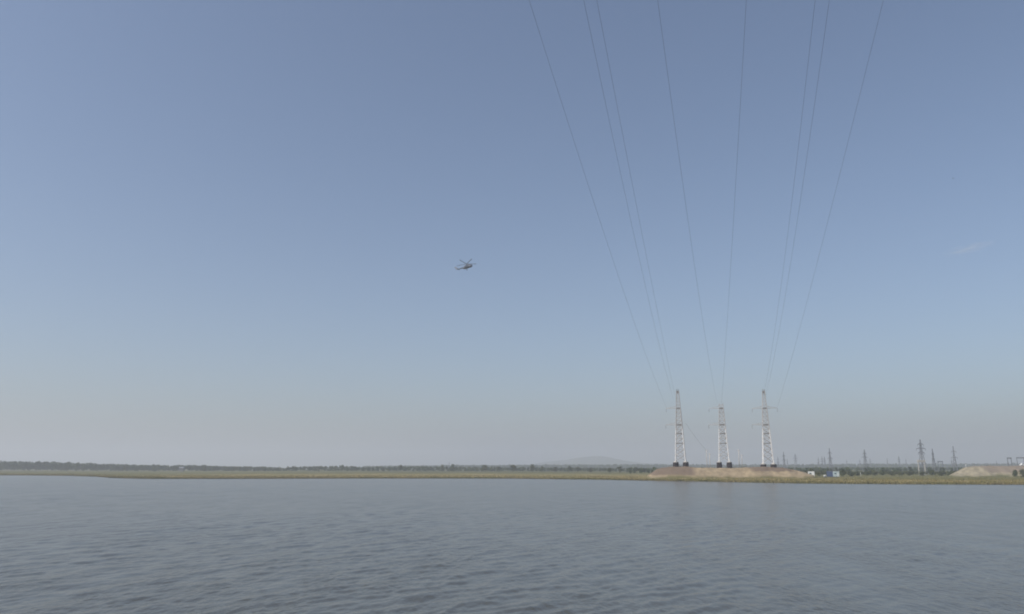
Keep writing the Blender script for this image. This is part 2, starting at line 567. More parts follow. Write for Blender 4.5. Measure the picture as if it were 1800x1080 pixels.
def crown_points(n, w, h, z0, lobes, g):
    """points spread through several uneven lobes that together make one crown"""
    L = []
    for k in range(lobes):
        ang = g.uniform(0, 6.28); rad = w * 0.5 * g.uniform(0.0, 0.68)
        zz = z0 + (h - z0) * g.uniform(0.18, 0.85)
        size = w * g.uniform(0.16, 0.34)
        L.append((math.cos(ang) * rad, math.sin(ang) * rad, zz, size))
    which = g.integers(0, lobes, n)
    L = np.array(L)[which]
    d = g.normal(size=(n, 3)); d /= np.linalg.norm(d, axis=1, keepdims=True)
    rr = g.uniform(0.35, 1.05, (n, 1)) ** 0.6
    p = L[:, :3] + d * rr * L[:, 3:4] * np.array([1, 1, 0.85])
    p[:, 2] = np.clip(p[:, 2], z0 * 0.6, h)
    return p


def make_tree_meshes(seed, h, w, z0, lobes, n, leaf, material):
    g = np.random.default_rng(seed)
    p = crown_points(n, w, h, z0, lobes, g)
    v, f = leaf_cloud(p, np.full(n, leaf), g)
    cm = mesh_np('crown', v, f); cm.materials.append(material)
    bm = bmesh.new()
    stems = 1 if z0 > 1.0 else 4
    for s in range(stems):
        bx, by = (0, 0) if stems == 1 else (g.uniform(-0.3, 0.3), g.uniform(-0.3, 0.3))
        tx, ty = g.uniform(-0.12, 0.12, 2) * w * (1 if stems == 1 else 2)
        top = Vector((tx, ty, h * 0.75))
        r0 = 0.022 * h if stems == 1 else 0.012 * h
        add_tube(bm, (bx, by, -0.4), top, r0, r0 * 0.35, 7)
        for q in range(4 if stems == 1 else 2):
            t = g.uniform(0.35, 0.85)
            o = Vector((bx, by, -0.4)).lerp(top, t)
            a = g.uniform(0, 6.28)
            add_tube(bm, o, o + Vector((math.cos(a) * w * 0.3, math.sin(a) * w * 0.3, h * 0.16)), r0 * 0.45, r0 * 0.15, 5)
    tm = from_bm('trunk', bm, True); tm.materials.append(M_BARK)
    return cm, tm


TREES = [make_tree_meshes(100 + k, 10.0, [9.5, 8.0, 11.0][k % 3], 1.6, [9, 8, 11][k % 3], 620, 0.62, M_LEAF[k % 3]) for k in range(5)]
BUSHES = [make_tree_meshes(200 + k, 4.0, [6.0, 7.5, 5.0][k % 3], 0.2, [8, 10, 7][k % 3], 460, 0.40, M_LEAF[(k + 1) % 3]) for k in range(5)]


def plant(protos, k, name, x, y, h, w, label, cat, group, nominal):
    cm, tm = protos[k % len(protos)]
    t = thing(name, (x, y, float(ground_z(x, y)) - 0.05), random.uniform(0, 6.28), label, cat, group)
    t.scale = (w, w, h / nominal)
    link('crown', cm, t)
    link('trunk', tm, t)
    return t


# free-standing trees along the middle of the far bank (photo column, top row, distance, width factor, label)
mid_trees = [
    (602, 817.5, 1330, 0.85, 'small rounded tree rising from the low scrub left of centre'),
    (705, 817.0, 1240, 0.62, 'narrow dark tree standing alone, leftmost of the upright trees'),
    (778, 817.2, 1210, 0.75, 'small dark tree just left of the thin pole'),
    (796, 816.0, 1210, 1.10, 'broad pale green tree just right of the thin pole'),
    (851, 816.8, 1180, 1.45, 'broad dark rounded tree on the bank below the helicopter'),
    (877, 820.5, 1160, 1.00, 'low bushy tree between two taller rounded trees'),
    (902, 817.0, 1150, 1.35, 'rounded tree with a flat top left of the hill'),
    (936, 816.6, 1130, 1.00, 'dark upright tree before the left end of the blue hill'),
    (953, 820.0, 1130, 0.75, 'small tree just right of the dark upright tree'),
    (975, 820.3, 1080, 0.95, 'dark low tree in front of the blue hill'),
    (1000, 819.8, 1100, 0.85, 'rounded small tree below the left slope of the hill'),
    (1016, 821.0, 1090, 0.95, 'low spreading tree below the summit of the hill'),
    (1038, 822.2, 1060, 0.90, 'low green tree below the right shoulder of the hill'),
    (1071, 822.4, 960, 0.80, 'low bushy tree beside the taller tree on bare sand'),
    (1089, 819.6, 960, 0.95, 'pointed tree standing above the pale sandy shore'),
    (1117, 821.4, 930, 0.95, 'rounded tree nearest the left end of the sand embankment'),
    (1133, 824.0, 920, 0.80, 'low tree almost touching the left end of the sand embankment'),
]
for k, (u, v, y, w, lab) in enumerate(mid_trees):
    p = at(u, v, y)
    h = p.z - float(ground_z(p.x, y))
    plant(TREES, k, 'riverside_tree', p.x, y, h, w, lab, 'tree', 'trees along the far bank', 10.0)

right_bushes = [
    (1425, 823.5, 640, 0.9, 'dark bush behind the left white cabin'),
    (1440, 827.5, 650, 0.9, 'dark bush between the left cabin and the white tank'),
    (1482, 825.8, 630, 1.25, 'tall dark bush just right of the blue and white cabin'),
    (1495, 828.3, 640, 1.10, 'brownish bush second to the right of the cabins'),
    (1507, 829.0, 660, 0.90, 'low bush left of the short pale post'),
    (1526, 829.0, 680, 1.00, 'low bush right of the short pale post'),
    (1537, 827.0, 680, 1.10, 'dense dark bush between the cabins and the tall pylon'),
    (1552, 829.4, 690, 1.00, 'low olive bush in the middle of the hedge'),
    (1566, 828.3, 690, 1.10, 'bush left of the tall pylon, third from it'),
    (1583, 829.0, 690, 1.10, 'bush left of the tall pylon, second from it'),
    (1600, 827.4, 690, 1.15, 'bush left of the tall pylon, next to it'),
    (1619, 828.8, 690, 1.10, 'bush growing at the foot of the tall pylon'),
    (1637, 826.4, 690, 1.20, 'large bush below the second tall pylon'),
    (1656, 828.2, 680, 1.10, 'dark bush left of the spoil bank, second from it'),
    (1668, 829.4, 660, 0.90, 'dark bush at the left foot of the spoil bank'),
]
for k, (u, v, y, w, lab) in enumerate(right_bushes):
    p = at(u, v, y)
    h = p.z - float(ground_z(p.x, y))
    plant(BUSHES, k, 'bank_bush', p.x, y, h, w, lab, 'bush', 'bushes behind the right shore', 4.0)
for k, (u, v, y, w, lab) in enumerate([(1783, 826.5, 580, 0.95, 'green bush on the front slope of the spoil bank'),
                                       (1797, 825.4, 582, 0.9, 'dark bush at the right edge below the white vehicle')]):
    p = at(u, v, y)
    plant(BUSHES, k + 2, 'bank_bush', p.x, y, p.z - float(ground_z(p.x, y)), w, lab, 'bush', 'bushes on the spoil bank', 4.0)


def forest(name, label, spots, quads, leaf, seed, material):
    g = np.random.default_rng(seed)
    V, F, off = [], [], 0
    for (x, y, h) in spots:
        z = float(ground_z(x, y))
        w = h * g.uniform(0.5, 0.85)
        p = crown_points(quads, w, h, h * 0.08, 5, g) + np.array([x, y, z])
        v, f = leaf_cloud(p, np.full(quads, leaf), g)
        V.append(v); F.append(f + off); off += len(v)
    o = link(name, mesh_np(name, np.concatenate(V), np.concatenate(F)), None, material)
    return tag(o, label, None, None, 'stuff')


def band(pts, y0, y1, step, rows, seed):
    """trees between two distances whose tops follow a line seen from the water"""
    g = np.random.default_rng(seed)
    us, vs = np.array([p[0] for p in pts], float), np.array([p[1] for p in pts], float)
    out = []
    for k in range(rows):
        y = y0 + (y1 - y0) * k / max(rows - 1, 1)
        xa_, xb_ = at(us[0], 825, y).x, at(us[-1], 825, y).x
        x = xa_
        while x < xb_:
            yy = y + g.uniform(-0.5, 0.5) * (y1 - y0) / rows
            u = CX + x / yy * (F_PX * math.cos(PITCH) + 285 * math.sin(PITCH))
            top = at(u, np.interp(u, us, vs), yy).z - float(ground_z(x, yy))
            out.append((x, yy, max(1.5, top * g.uniform(0.84, 1.03))))
            x += step * g.uniform(0.6, 1.5)
    return out


lf = band([(-420, 800), (-120, 806), (0, 809.5), (60, 811), (150, 813.6), (230, 816.6), (300, 817.8), (362, 817.4), (366, 819.3), (430, 820.2), (470, 820.6)], 1420, 1640, 7.0, 9, 51)
forest('left_forest', 'dark hazy wood along the far bank at the left', lf, 70, 1.7, 52, M_FOREST)
mf = band([(470, 820.8), (492, 820.8), (494, 822.3), (503, 822.3), (506, 820), (560, 818.8), (600, 819), (650, 820.2), (700, 819.4), (760, 819.2), (830, 820.2), (900, 821), (1000, 822.0), (1140, 823.5)], 1300, 1480, 7.0, 6, 53)
forest('scrub_belt', 'low grey-green scrub belt behind the middle of the far bank', mf, 46, 1.2, 54, M_FOREST)
ff = band([(640, 819.5), (800, 817.6), (950, 816.8), (1100, 816.2), (1250, 816.5), (1400, 816.3), (1520, 814.8), (1640, 815), (1800, 814.5), (2000, 814)], 2700, 3500, 13.0, 9, 55)
forest('distant_forest', 'pale blue-green forest far behind the towers and pylons', ff, 46, 3.2, 56, M_FOREST)
rf = band([(1362, 828), (1400, 828), (1440, 827.5), (1500, 828.4), (1560, 828.6), (1680, 828), (1720, 829)], 720, 860, 4.0, 8, 57)
forest('hedge_undergrowth', 'continuous low undergrowth behind the bushes of the right shore', rf, 60, 0.5, 58, M_LEAF[1])

wf = band([(1110, 822.5), (1300, 822), (1420, 822), (1520, 821.5), (1650, 821.5), (1800, 821), (1950, 821)], 900, 2400, 12.0, 18, 59)
forest('meadow_scrub', 'scattered hazy scrub on the plain between hedge and far forest', wf, 36, 1.7, 60, M_FOREST)

# grass and reeds on the near part of the bank
gg = np.random.default_rng(77)
NT = 52000
gr = gg.uniform(-0.74, 0.74, NT)
gsy = shore_y(gr)
gd = gg.exponential(70.0, NT) + 0.3
fr = gg.uniform(size=NT) < 0.30
gd[fr] = gg.uniform(0.2, 5.0, fr.sum())
gy = gsy + gd; gx = gr * gy
keep = ~((gx > _mx[0]) & (gx < _mx[-1]) & (gy > 514) & (gy < 584)) & ~((gx > _rx[0]) & (gy > 580) & (gy < 668)) & (gd < 420)
gx, gy, gd = gx[keep], gy[keep], gd[keep]
gz = ground_z(gx, gy)
n_ = len(gx)
hh = gg.uniform(0.15, 0.42, n_) + 0.12 * (gd < 5)
ww = gg.uniform(0.3, 0.75, n_)
an = gg.uniform(0, 3.14, n_)
dx, dy = np.cos(an) * ww / 2, np.sin(an) * ww / 2
lx, ly = gg.normal(0, 0.12, n_), gg.normal(0, 0.12, n_)
gv = np.stack([np.stack([gx - dx, gy - dy, gz - 0.05], -1), np.stack([gx + dx, gy + dy, gz - 0.05], -1),
               np.stack([gx + dx * 0.5 + lx, gy + dy * 0.5 + ly, gz + hh * 0.9], -1), np.stack([gx - dx * 0.6 + lx, gy - dy * 0.6 + ly, gz + hh], -1)], 1).reshape(-1, 3)
M_GRASS = mat('dry_and_green_grass', (0.150, 0.148, 0.060), 0.9, 0, 0, 0.03, col2=(0.24, 0.20, 0.10), spec=0.1)
tag(link('grass', mesh_np('grass', gv, np.arange(n_ * 4).reshape(n_, 4)), None, M_GRASS),
    'rough dry and green grass tufts covering the far bank', None, None, 'stuff')

# ------------------------------------------------------------------ river crossing towers
def unit_box():
    bm = bmesh.new(); bmesh.ops.create_cube(bm, size=1.0); return from_bm('beam', bm)


def unit_tube(seg=10):
    bm = bmesh.new(); bmesh.ops.create_cone(bm, cap_ends=True, segments=seg, radius1=0.5, radius2=0.5, depth=1.0); return from_bm('tube', bm, False)


UB, UB_D, UT, UT_U = unit_box(), unit_box(), unit_tube(), unit_tube()
UB.materials.append(M_BRACE); UT_U.materials.append(M_UPPER); UB_D.materials.append(M_BELT); UT.materials.append(M_STEEL)


def member(name, me, parent, a, b, w, d=None):
    a, b = Vector(a), Vector(b)
    v = b - a
    o = link(name, me, parent)
    o.matrix_local = Matrix.Translation((a + b) / 2) @ v.to_track_quat('Z', 'Y').to_matrix().to_4x4() @ Matrix.Diagonal((w, d or w, v.length, 1))
    return o


def caisson_mesh():
    bm = bmesh.new()
    add_tube(bm, (0, 0, -2.5), (0, 0, 3.55), 1.85, 1.80, 22)
    add_tube(bm, (0, 0, 0.4), (0, 0, 0.62), 1.91, 1.91, 22)
    add_tube(bm, (0, 0, 1.9), (0, 0, 2.12), 1.88, 1.88, 22)
    me = from_bm('foundation', bm); me.materials.append(M_CAISSON); return me


def cap_mesh():
    bm = bmesh.new()
    add_tube(bm, (0, 0, 3.55), (0, 0, 3.95), 1.55, 1.35, 18)
    add_tube(bm, (0, 0, 3.95), (0, 0, 4.6), 0.75, 0.45, 12)
    me = from_bm('cap', bm); me.materials.append(M_CONC); return me


def insulator_mesh(n=9):
    bm = bmesh.new()
    add_tube(bm, (0, 0, 0), (0, 0, -2.6), 0.05, 0.05, 6)
    for k in range(n):
        z = -0.3 - k * 0.24
        add_tube(bm, (0, 0, z), (0, 0, z - 0.12), 0.10, 0.24, 10)
    me = from_bm('insulator_string', bm); me.materials.append(M_GLASSINS); return me


ME_CAISSON, ME_CAP, ME_INS = caisson_mesh(), cap_mesh(), insulator_mesh()


def crossarm_mesh(x0, x1, dpt):
    """triangular lattice arm along local x from the body to its tip, upper face at z=0"""
    bm = bmesh.new()
    L = abs(x1 - x0); s = 1 if x1 > x0 else -1
    tip = Vector((x1, 0, 0))
    roots = [Vector((x0, -dpt, 0)), Vector((x0, dpt, 0)), Vector((x0, -dpt, 1.5)), Vector((x0, dpt, 1.5))]
    for r in roots[:2]: add_beam(bm, r, tip, 0.24)
    for r in roots[2:]: add_beam(bm, r, tip + Vector((0, 0, 0.1)), 0.13)
    for k in range(1, 5):
        t = k / 5
        a, b = roots[0].lerp(tip, t), roots[1].lerp(tip, t)
        add_beam(bm, a, b, 0.10)
        add_beam(bm, a, roots[2].lerp(tip, t), 0.09); add_beam(bm, b, roots[3].lerp(tip, t), 0.09)
        add_beam(bm, roots[0].lerp(tip, t - 0.2), b, 0.09)
    me = from_bm('crossarm', bm); me.materials.append(M_BRACE); return me


ARM_W = at(1191, 718, TY).x - at(1170, 718, TY).x       # reach of the arms from the tower axis


def crossing_tower(u_base, u_feet, v_top, label, right_arm=False, feet_drop=0.0, rz=R(-15)):
    r, s = ray(u_base, 822)
    base = Vector((r * TY, TY, CAM_H - 0.05))
    t = thing('crossing_tower', base, rz, label, 'pylon', 'river crossing towers')
    zl = lambda v: at(u_base, v, TY).z - base.z
    ztop, zarm1, zarm2 = zl(v_top), zl(718), zl(747)
    z0 = zl(812) + 0.6 - feet_drop
    hw0 = 3.35

    def hw(z):                                            # half-width of the body at a height
        if z <= zarm1: return hw0 + (1.42 - hw0) * (z - z0) / (zarm1 - z0)
        return 1.42 + (0.72 - 1.42) * (z - zarm1) / (zl(686) - zarm1)

    corner = lambda i, z: Vector(((-1, 1, 1, -1)[i] * hw(z), (-1, -1, 1, 1)[i] * hw(z), z))
    for i in range(4):
        f = link('foundation', ME_CAISSON, t); c = corner(i, z0)
        f.location = (c.x, c.y, z0 - 4.55)
        k = link('cap', ME_CAP, f)
        zmid = zl(755)
        member('leg', UT, t, corner(i, z0), corner(i, zmid), 0.66)
        member('leg', UT_U, t, corner(i, zmid), corner(i, zarm1), 0.56)
        member('leg', UT_U, t, corner(i, zarm1), corner(i, ztop), 0.40)
    # panels
    zs = [z0, zl(800.5), zl(790), zl(779.5), zl(770.5), zl(762.5), zl(755), zarm2, zl(739.5), zl(732), zl(725), zarm1]
    zz = zarm1
    while zz + 2.2 < ztop:
        zz += 2.35; zs.append(min(zz, ztop))
    heavy = {round(zarm1, 3): 0.85, round(zarm2, 3): 0.85, round(zl(762.5), 3): 0.6, round(zl(779.5), 3): 0.42}
    for a, b in zip(zs[:-1], zs[1:]):
        bw = 0.28 if a < zarm2 else (0.19 if a < zarm1 - 0.1 else 0.13)
        for i in range(4):
            j = (i + 1) % 4
            p, q, P, Q = corner(i, a), corner(j, a), corner(i, b), corner(j, b)
            member('brace', UB, t, p, Q, bw)
            member('brace', UB, t, q, P, bw)
    for z in zs[1:]:
        w = heavy.get(round(z, 3), 0.2)
        me = UB_D if w > 0.3 else UB
        for i in range(4):
            member('belt', me, t, corner(i, z), corner((i + 1) % 4, z), 0.26 if w > 0.3 else 0.16, w)
    # crossarms with hanging insulator strings
    for z, side in ((zarm1, -1), (zarm2, -1)) + (((zarm1, 1),) if right_arm else ()):
        reach = ARM_W if z == zarm1 else ARM_W * 1.09
        a = link('crossarm', crossarm_mesh(side * hw(z), side * reach, hw(z) * 0.8), t); a.location = (0, 0, z)
        s_ = link('insulator_string', ME_INS, t); s_.location = (side * reach, 0, z - 0.1)
    # head
    bm = bmesh.new()
    add_box(bm, (0, 0, 0.2), (1.9, 1.9, 0.25), None, 0.03)
    add_box(bm, (0, 0, -0.9), (1.25, 1.25, 1.3), None, 0.06)
    for i in range(4):
        sx_, sy_ = (-1, 1, 1, -1)[i] * 0.85, (-1, -1, 1, 1)[i] * 0.85
        add_tube(bm, (sx_, sy_, 0.3), (sx_, sy_, 1.2), 0.06, 0.06, 6)
    for i in range(4):
        j = (i + 1) % 4
        add_tube(bm, ((-1, 1, 1, -1)[i] * 0.85, (-1, -1, 1, 1)[i] * 0.85, 1.2), ((-1, 1, 1, -1)[j] * 0.85, (-1, -1, 1, 1)[j] * 0.85, 1.2), 0.05, 0.05, 6)
    hm = from_bm('head_platform', bm); hm.materials.append(M_BELT)
    if v_top < 700:
        hd = link('head_platform', hm, t); hd.location = (0, 0, ztop)
    return t


T1 = crossing_tower(1197, None, 688, 'tall white lattice tower nearest the left end of the sand embankment')
T2 = crossing_tower(1273.5, None, 710, 'shortest white lattice tower, in the middle between two taller ones')
T3 = crossing_tower(1351, None, 688, 'tall lattice tower at the right end of the sand embankment', True, 1.3)

# ------------------------------------------------------------------ conductors from the towers to the high mast behind the viewer
K = TY / 400.0
wires = [  # x at tower, z at tower, x and z where it leaves the frame, sag
    (80.11, 38.2, 3.10, 17.0, 'leftmost overhead cable, from the left arm of the left tower'),
    (83.66, 43.0, 13.01, 18.0, 'second overhead cable from the left, left of a close pair'),
    (85.13, 42.0, 15.38, 9.0, 'third overhead cable from the left, right of a close pair'),
    (106.41, 40.6, 26.42, 33.0, 'fourth overhead cable from the left, running to the short middle tower'),
    (108.47, 39.6, 42.52, 9.0, 'fifth overhead cable from the left, most upright, to the short middle tower'),
    (130.6, 44.5, 55.01, 22.0, 'third overhead cable from the right, left of a close pair'),
    (131.64, 44.0, 57.59, 21.0, 'second overhead cable from the right, right of a close pair'),
    (137.55, 38.6, 67.40, 8.0, 'rightmost overhead cable, from the right arm of the right tower'),
]


def cable(name, pts, rad, label, group):
    V, F = [], []
    seg = 6
    n = len(pts)
    for i, p in enumerate(pts):
        d = (pts[min(i + 1, n - 1)] - pts[max(i - 1, 0)]).normalized()
        a = d.cross(Vector((0, 0, 1))).normalized(); b = a.cross(d)
        for k in range(seg):
            th = 6.28318 * k / seg
            V.append(tuple(p + a * (math.cos(th) * rad) + b * (math.sin(th) * rad)))
    for i in range(n - 1):
        for k in range(seg):
            F.append((i * seg + k, i * seg + (k + 1) % seg, (i + 1) * seg + (k + 1) % seg, (i + 1) * seg + k))
    o = link(name, mesh_np(name, V, F, True), None, M_WIRE)
    return tag(o, label, 'cable', group)


for (xt, zt, x1, c, lab) in wires:
    pts = []
    for t in np.linspace(0, 1.8, 90):
        y = (400 - 275 * t) * K
        x = (xt + (x1 - xt) * t) * K
        z = 8 + K * ((zt - 8) + (91.05 - zt) * t - c * t * (1 - t))
        pts.append(Vector((x, y, z)))
    cable('overhead_cable', pts, 0.031, lab, 'cables crossing the river')

# slender pale line posts beside the middle tower, and one slack cable to them
def line_post(u, v, y, label, group):
    p = at(u, v, y)
    zb = mound_height_at(p.x, y) - 0.3 if _mx[0] < p.x < _mx[-1] and 516 < y < 580 else float(ground_z(p.x, y)) - 0.3
    t = thing('line_post', (p.x, y, zb), R(-15), label, 'post', group)
    h = p.z - zb
    bm = bmesh.new(); add_tube(bm, (0, 0, 0), (0, 0, h), 0.26, 0.17, 10)
    link('shaft', from_bm('shaft', bm, True), t, M_CONC)
    bm = bmesh.new(); add_box(bm, (0, 0, h - 0.7), (2.0, 0.18, 0.18), None, 0.02)
    link('crosspiece', from_bm('crosspiece', bm), t, M_CONC)
    for s in (-0.9, 0.9):
        i = link('insulator', ME_INS, t); i.location = (s, 0, h - 0.78); i.scale = (0.5, 0.5, 0.35)
    return p


PP = line_post(1241.5, 791, 562, 'slender pale post left of the middle tower, left one of two', 'pale line posts')
line_post(1247, 797, 566, 'slender pale post left of the middle tower, right one of two', 'pale line posts')
line_post(1298, 790, 562, 'slender pale post right of the middle tower, left one of two', 'pale line posts')
line_post(1303.5, 799, 566, 'slender pale post right of the middle tower, right one of two', 'pale line posts')
A = at(1205, 744, TY); B = at(1241.5, 792, 562)
cable('slack_cable', [A.lerp(B, t) - Vector((0, 0, 3.0 * t * (1 - t))) for t in np.linspace(0, 1, 24)], 0.05,
      'short slack cable from the left tower down to a pale post', None)

# ------------------------------------------------------------------ distant pylons
def pylon_meshes(h, base, arms):
    """lattice suspension pylon: body and one mesh per crossarm"""
    bm = bmesh.new()
    waist = 0.62 * h
    def hw(z): return base / 2 + (base * 0.14 - base / 2) * min(z / waist, 1.0) if z < waist else base * 0.14 - (base * 0.10) * (z - waist) / (h - waist)
    cor = lambda i, z: Vector(((-1, 1, 1, -1)[i] * hw(z), (-1, -1, 1, 1)[i] * hw(z), z))
    zs = [-0.5, 0.17 * h, 0.32 * h, 0.44 * h, 0.54 * h, waist, 0.70 * h, 0.78 * h, 0.86 * h, 0.93 * h, h]
    for a, b in zip(zs[:-1], zs[1:]):
        for i in range(4):
            j = (i + 1) % 4
            add_beam(bm, cor(i, a), cor(i, b), 0.34 if a < waist else 0.28)
            add_beam(bm, cor(i, a), cor(j, b), 0.17); add_beam(bm, cor(j, a), cor(i, b), 0.17)
            add_beam(bm, cor(i, b), cor(j, b), 0.17)
    body = from_bm('lattice_body', bm); body.materials.append(M_GALV)
    out = []
    for z, reach in arms:
        bm = bmesh.new()
        for s in (-1, 1):
            tip = Vector((s * reach, 0, z * h))
            for d in (-1, 1):
                add_beam(bm, Vector((s * hw(z * h), d * hw(z * h), z * h)), tip, 0.24)
                add_beam(bm, Vector((s * hw(z * h), d * hw(z * h), z * h + 1.3)), tip, 0.17)
            for k in (0.3, 0.55, 0.78):
                add_beam(bm, Vector((s * hw(z * h), 0, z * h)).lerp(tip, k), Vector((s * hw(z * h), 0, z * h + 1.3)).lerp(tip, k), 0.12)
            add_tube(bm, tip, tip - Vector((0, 0, 2.0)), 0.14, 0.14, 6)
        m = from_bm('crossarm', bm); m.materials.append(M_GALV); out.append(m)
    return body, out


PYL = {'three': pylon_meshes(35.0, 6.5, [(0.62, 4.2), (0.74, 6.2), (0.86, 3.8)]),
       'narrow': pylon_meshes(35.0, 5.4, [(0.58, 3.6), (0.80, 2.8)]),
       'wide': pylon_meshes(35.0, 7.5, [(0.66, 7.5), (0.82, 4.6)])}
pylons = [  # column, top row, distance, kind, turn, label
    (1617, 773, 760, 'three', 20, 'tallest of the dark distant pylons, above a pale concrete frame'),
    (1638.5, 789, 960, 'narrow', 35, 'dark pylon next right of the tallest distant one'),
    (1675, 784.5, 900, 'narrow', -20, 'dark thin pylon standing left of the spoil bank'),
    (1672.5, 808, 1500, 'wide', 10, 'short pylon half hidden beside the thin one by the spoil bank'),
    (1519, 790.5, 1150, 'wide', 30, 'grey pylon with wide arms standing alone between cabins and tallest pylon'),
    (1457.5, 788, 1060, 'narrow', 5, 'tall thin dark pylon rising behind the two white cabins'),
    (1449, 803, 1700, 'three', 50, 'small pylon just left of the tall one behind the cabins'),
    (1444.5, 803, 1760, 'wide', 20, 'small pylon with arms, second left of the tall one behind the cabins'),
    (1438, 804, 1900, 'narrow', 0, 'small thin pylon, third left of the tall one behind the cabins'),
    (1377, 794.5, 1300, 'narrow', 15, 'dark thin pylon nearest right of the right crossing tower'),
    (1397.5, 798, 1450, 'three', 25, 'dark pylon with arms, second right of the right crossing tower'),
    (1367, 803, 2000, 'narrow', 0, 'faint pylon touching the foot of the right crossing tower'),
    (1383.5, 807, 2200, 'narrow', 15, 'faint pylon between the two dark ones right of the towers'),
    (1488, 808.5, 2500, 'narrow', 10, 'faint tiny pylon right of the cabins'),
    (1511, 807.5, 2500, 'narrow', 10, 'faint tiny pylon just left of the lone wide-armed pylon'),
    (1529, 806, 2400, 'three', 10, 'faint tiny pylon just right of the lone wide-armed pylon'),
    (1559, 805.5, 2300, 'narrow', 30, 'faint pylon halfway between the lone pylon and the tallest one'),
    (1579.5, 802, 1800, 'three', 30, 'grey small pylon second left of the tallest distant one'),
    (1592, 806.5, 2400, 'narrow', 30, 'faint pylon nearest left of the tallest distant one'),
    (789.5, 812.8, 1900, 'narrow', 30, 'tiny thin mast above the trees below the helicopter'),
]
for (u, v, y, kind, turn, lab) in pylons:
    p = at(u, v, y)
    zb = float(ground_z(p.x, y)) - 0.1
    t = thing('distant_pylon', (p.x, y, zb), R(turn), lab, 'pylon', 'distant pylons')
    s = (p.z - zb) / 35.0
    t.scale = (s, s, s)
    body, arms = PYL[kind]
    link('lattice_body', body, t)
    for a in arms:
        link('crossarm', a, t)


def portal(name, u0, u1, v_top, y, material, label, leg=0.35, beam=0.5, mid=0, group=None, cat='frame'):
    a, b = at(u0, v_top, y), at(u1, v_top, y)
    c = (a + b) / 2
    zb = float(ground_z(c.x, y)) - 0.2
    if _rx[0] < c.x < _rx[-1] and 582 < y < 660: zb = float(spoil_h(np.array([[c.x]]), np.array([[y]]))[0, 0]) - 0.3
    t = thing(name, (c.x, y, zb), 0, label, cat, group)
    h, w = a.z - zb, (b - a).length
    n = 2 + mid
    for k in range(n):
        x = -w / 2 + w * k / (n - 1)
        bm = bmesh.new(); add_beam(bm, (x - 0.4, 0, 0), (x, 0, h), leg); add_beam(bm, (x + 0.4, 0, 0), (x, 0, h), leg)
        for q in (0.25, 0.5, 0.75): add_beam(bm, (x - 0.4 * (1 - q), 0, h * q), (x + 0.4 * (1 - q), 0, h * q), leg * 0.5)
        link('leg', from_bm('leg', bm), t, material)
    bm = bmesh.new()
    for z in (0, -0.9): add_beam(bm, (-w / 2 - 0.6, 0, h + z), (w / 2 + 0.6, 0, h + z), beam * 0.5)
    for k in range(10):
        xa_, xb_ = -w / 2 + w * k / 10, -w / 2 + w * (k + 1) / 10
        add_beam(bm, (xa_, 0, h - 0.9 * (k % 2)), (xb_, 0, h - 0.9 * ((k + 1) % 2)), beam * 0.35)
    link('crossbeam', from_bm('crossbeam', bm), t, material)
    for k in range(3):
        i = link('insulator_string', ME_INS, t); i.location = (-w / 3 + w / 3 * k, 0, h - 1.1); i.scale = (0.8, 0.8, 0.6)
    return t


portal('line_portal', 1613.5, 1624.5, 810, 725, M_CONC, 'pale concrete frame before the tallest distant pylon', 0.45, 2.2)
portal('line_portal', 1648.5, 1656.5, 811, 980, M_GALV, 'dark steel frame between two pylons left of the spoil bank', 0.4, 0.8)
portal('line_portal', 1770.5, 1777, 805, 1080, M_GALV, 'dark steel frame behind the spoil bank, left of the long gantry', 0.55, 1.4)
portal('line_portal', 1787, 1835, 804.5, 1150, M_GALV, 'long dark steel gantry behind the spoil bank at the right edge', 0.5, 1.4, 3)


def simple_post(u, v_top, y, rad, label, material):
    p = at(u, v_top, y)
    on = _rx[0] < p.x < _rx[-1] and 582 < y < 660
    zb = (float(spoil_h(np.array([[p.x]]), np.array([[y]]))[0, 0]) if on else float(ground_z(p.x, y))) - 0.3
    t = thing('marker_post', (p.x, y, zb), 0, label, 'post')
    h = p.z - zb
    bm = bmesh.new(); add_tube(bm, (0, 0, 0), (0, 0, h), rad, rad * 0.7, 10)
    link('shaft', from_bm('shaft', bm, True), t, material)
    bm = bmesh.new(); add_tube(bm, (0, 0, h), (0, 0, h + 0.12), rad * 1.3, rad * 0.5, 10)
    link('cap', from_bm('cap', bm, True), t, material)


simple_post(1697.5, 816, 604, 0.22, 'short white post on the left shoulder of the spoil bank', M_WHITE)
simple_post(1751.5, 811, 640, 0.14, 'thin dark post on top of the spoil bank', M_GALV)
simple_post(1512.5, 830.5, 600, 0.13, 'short pale post in the grass before the bushes', M_WHITE)

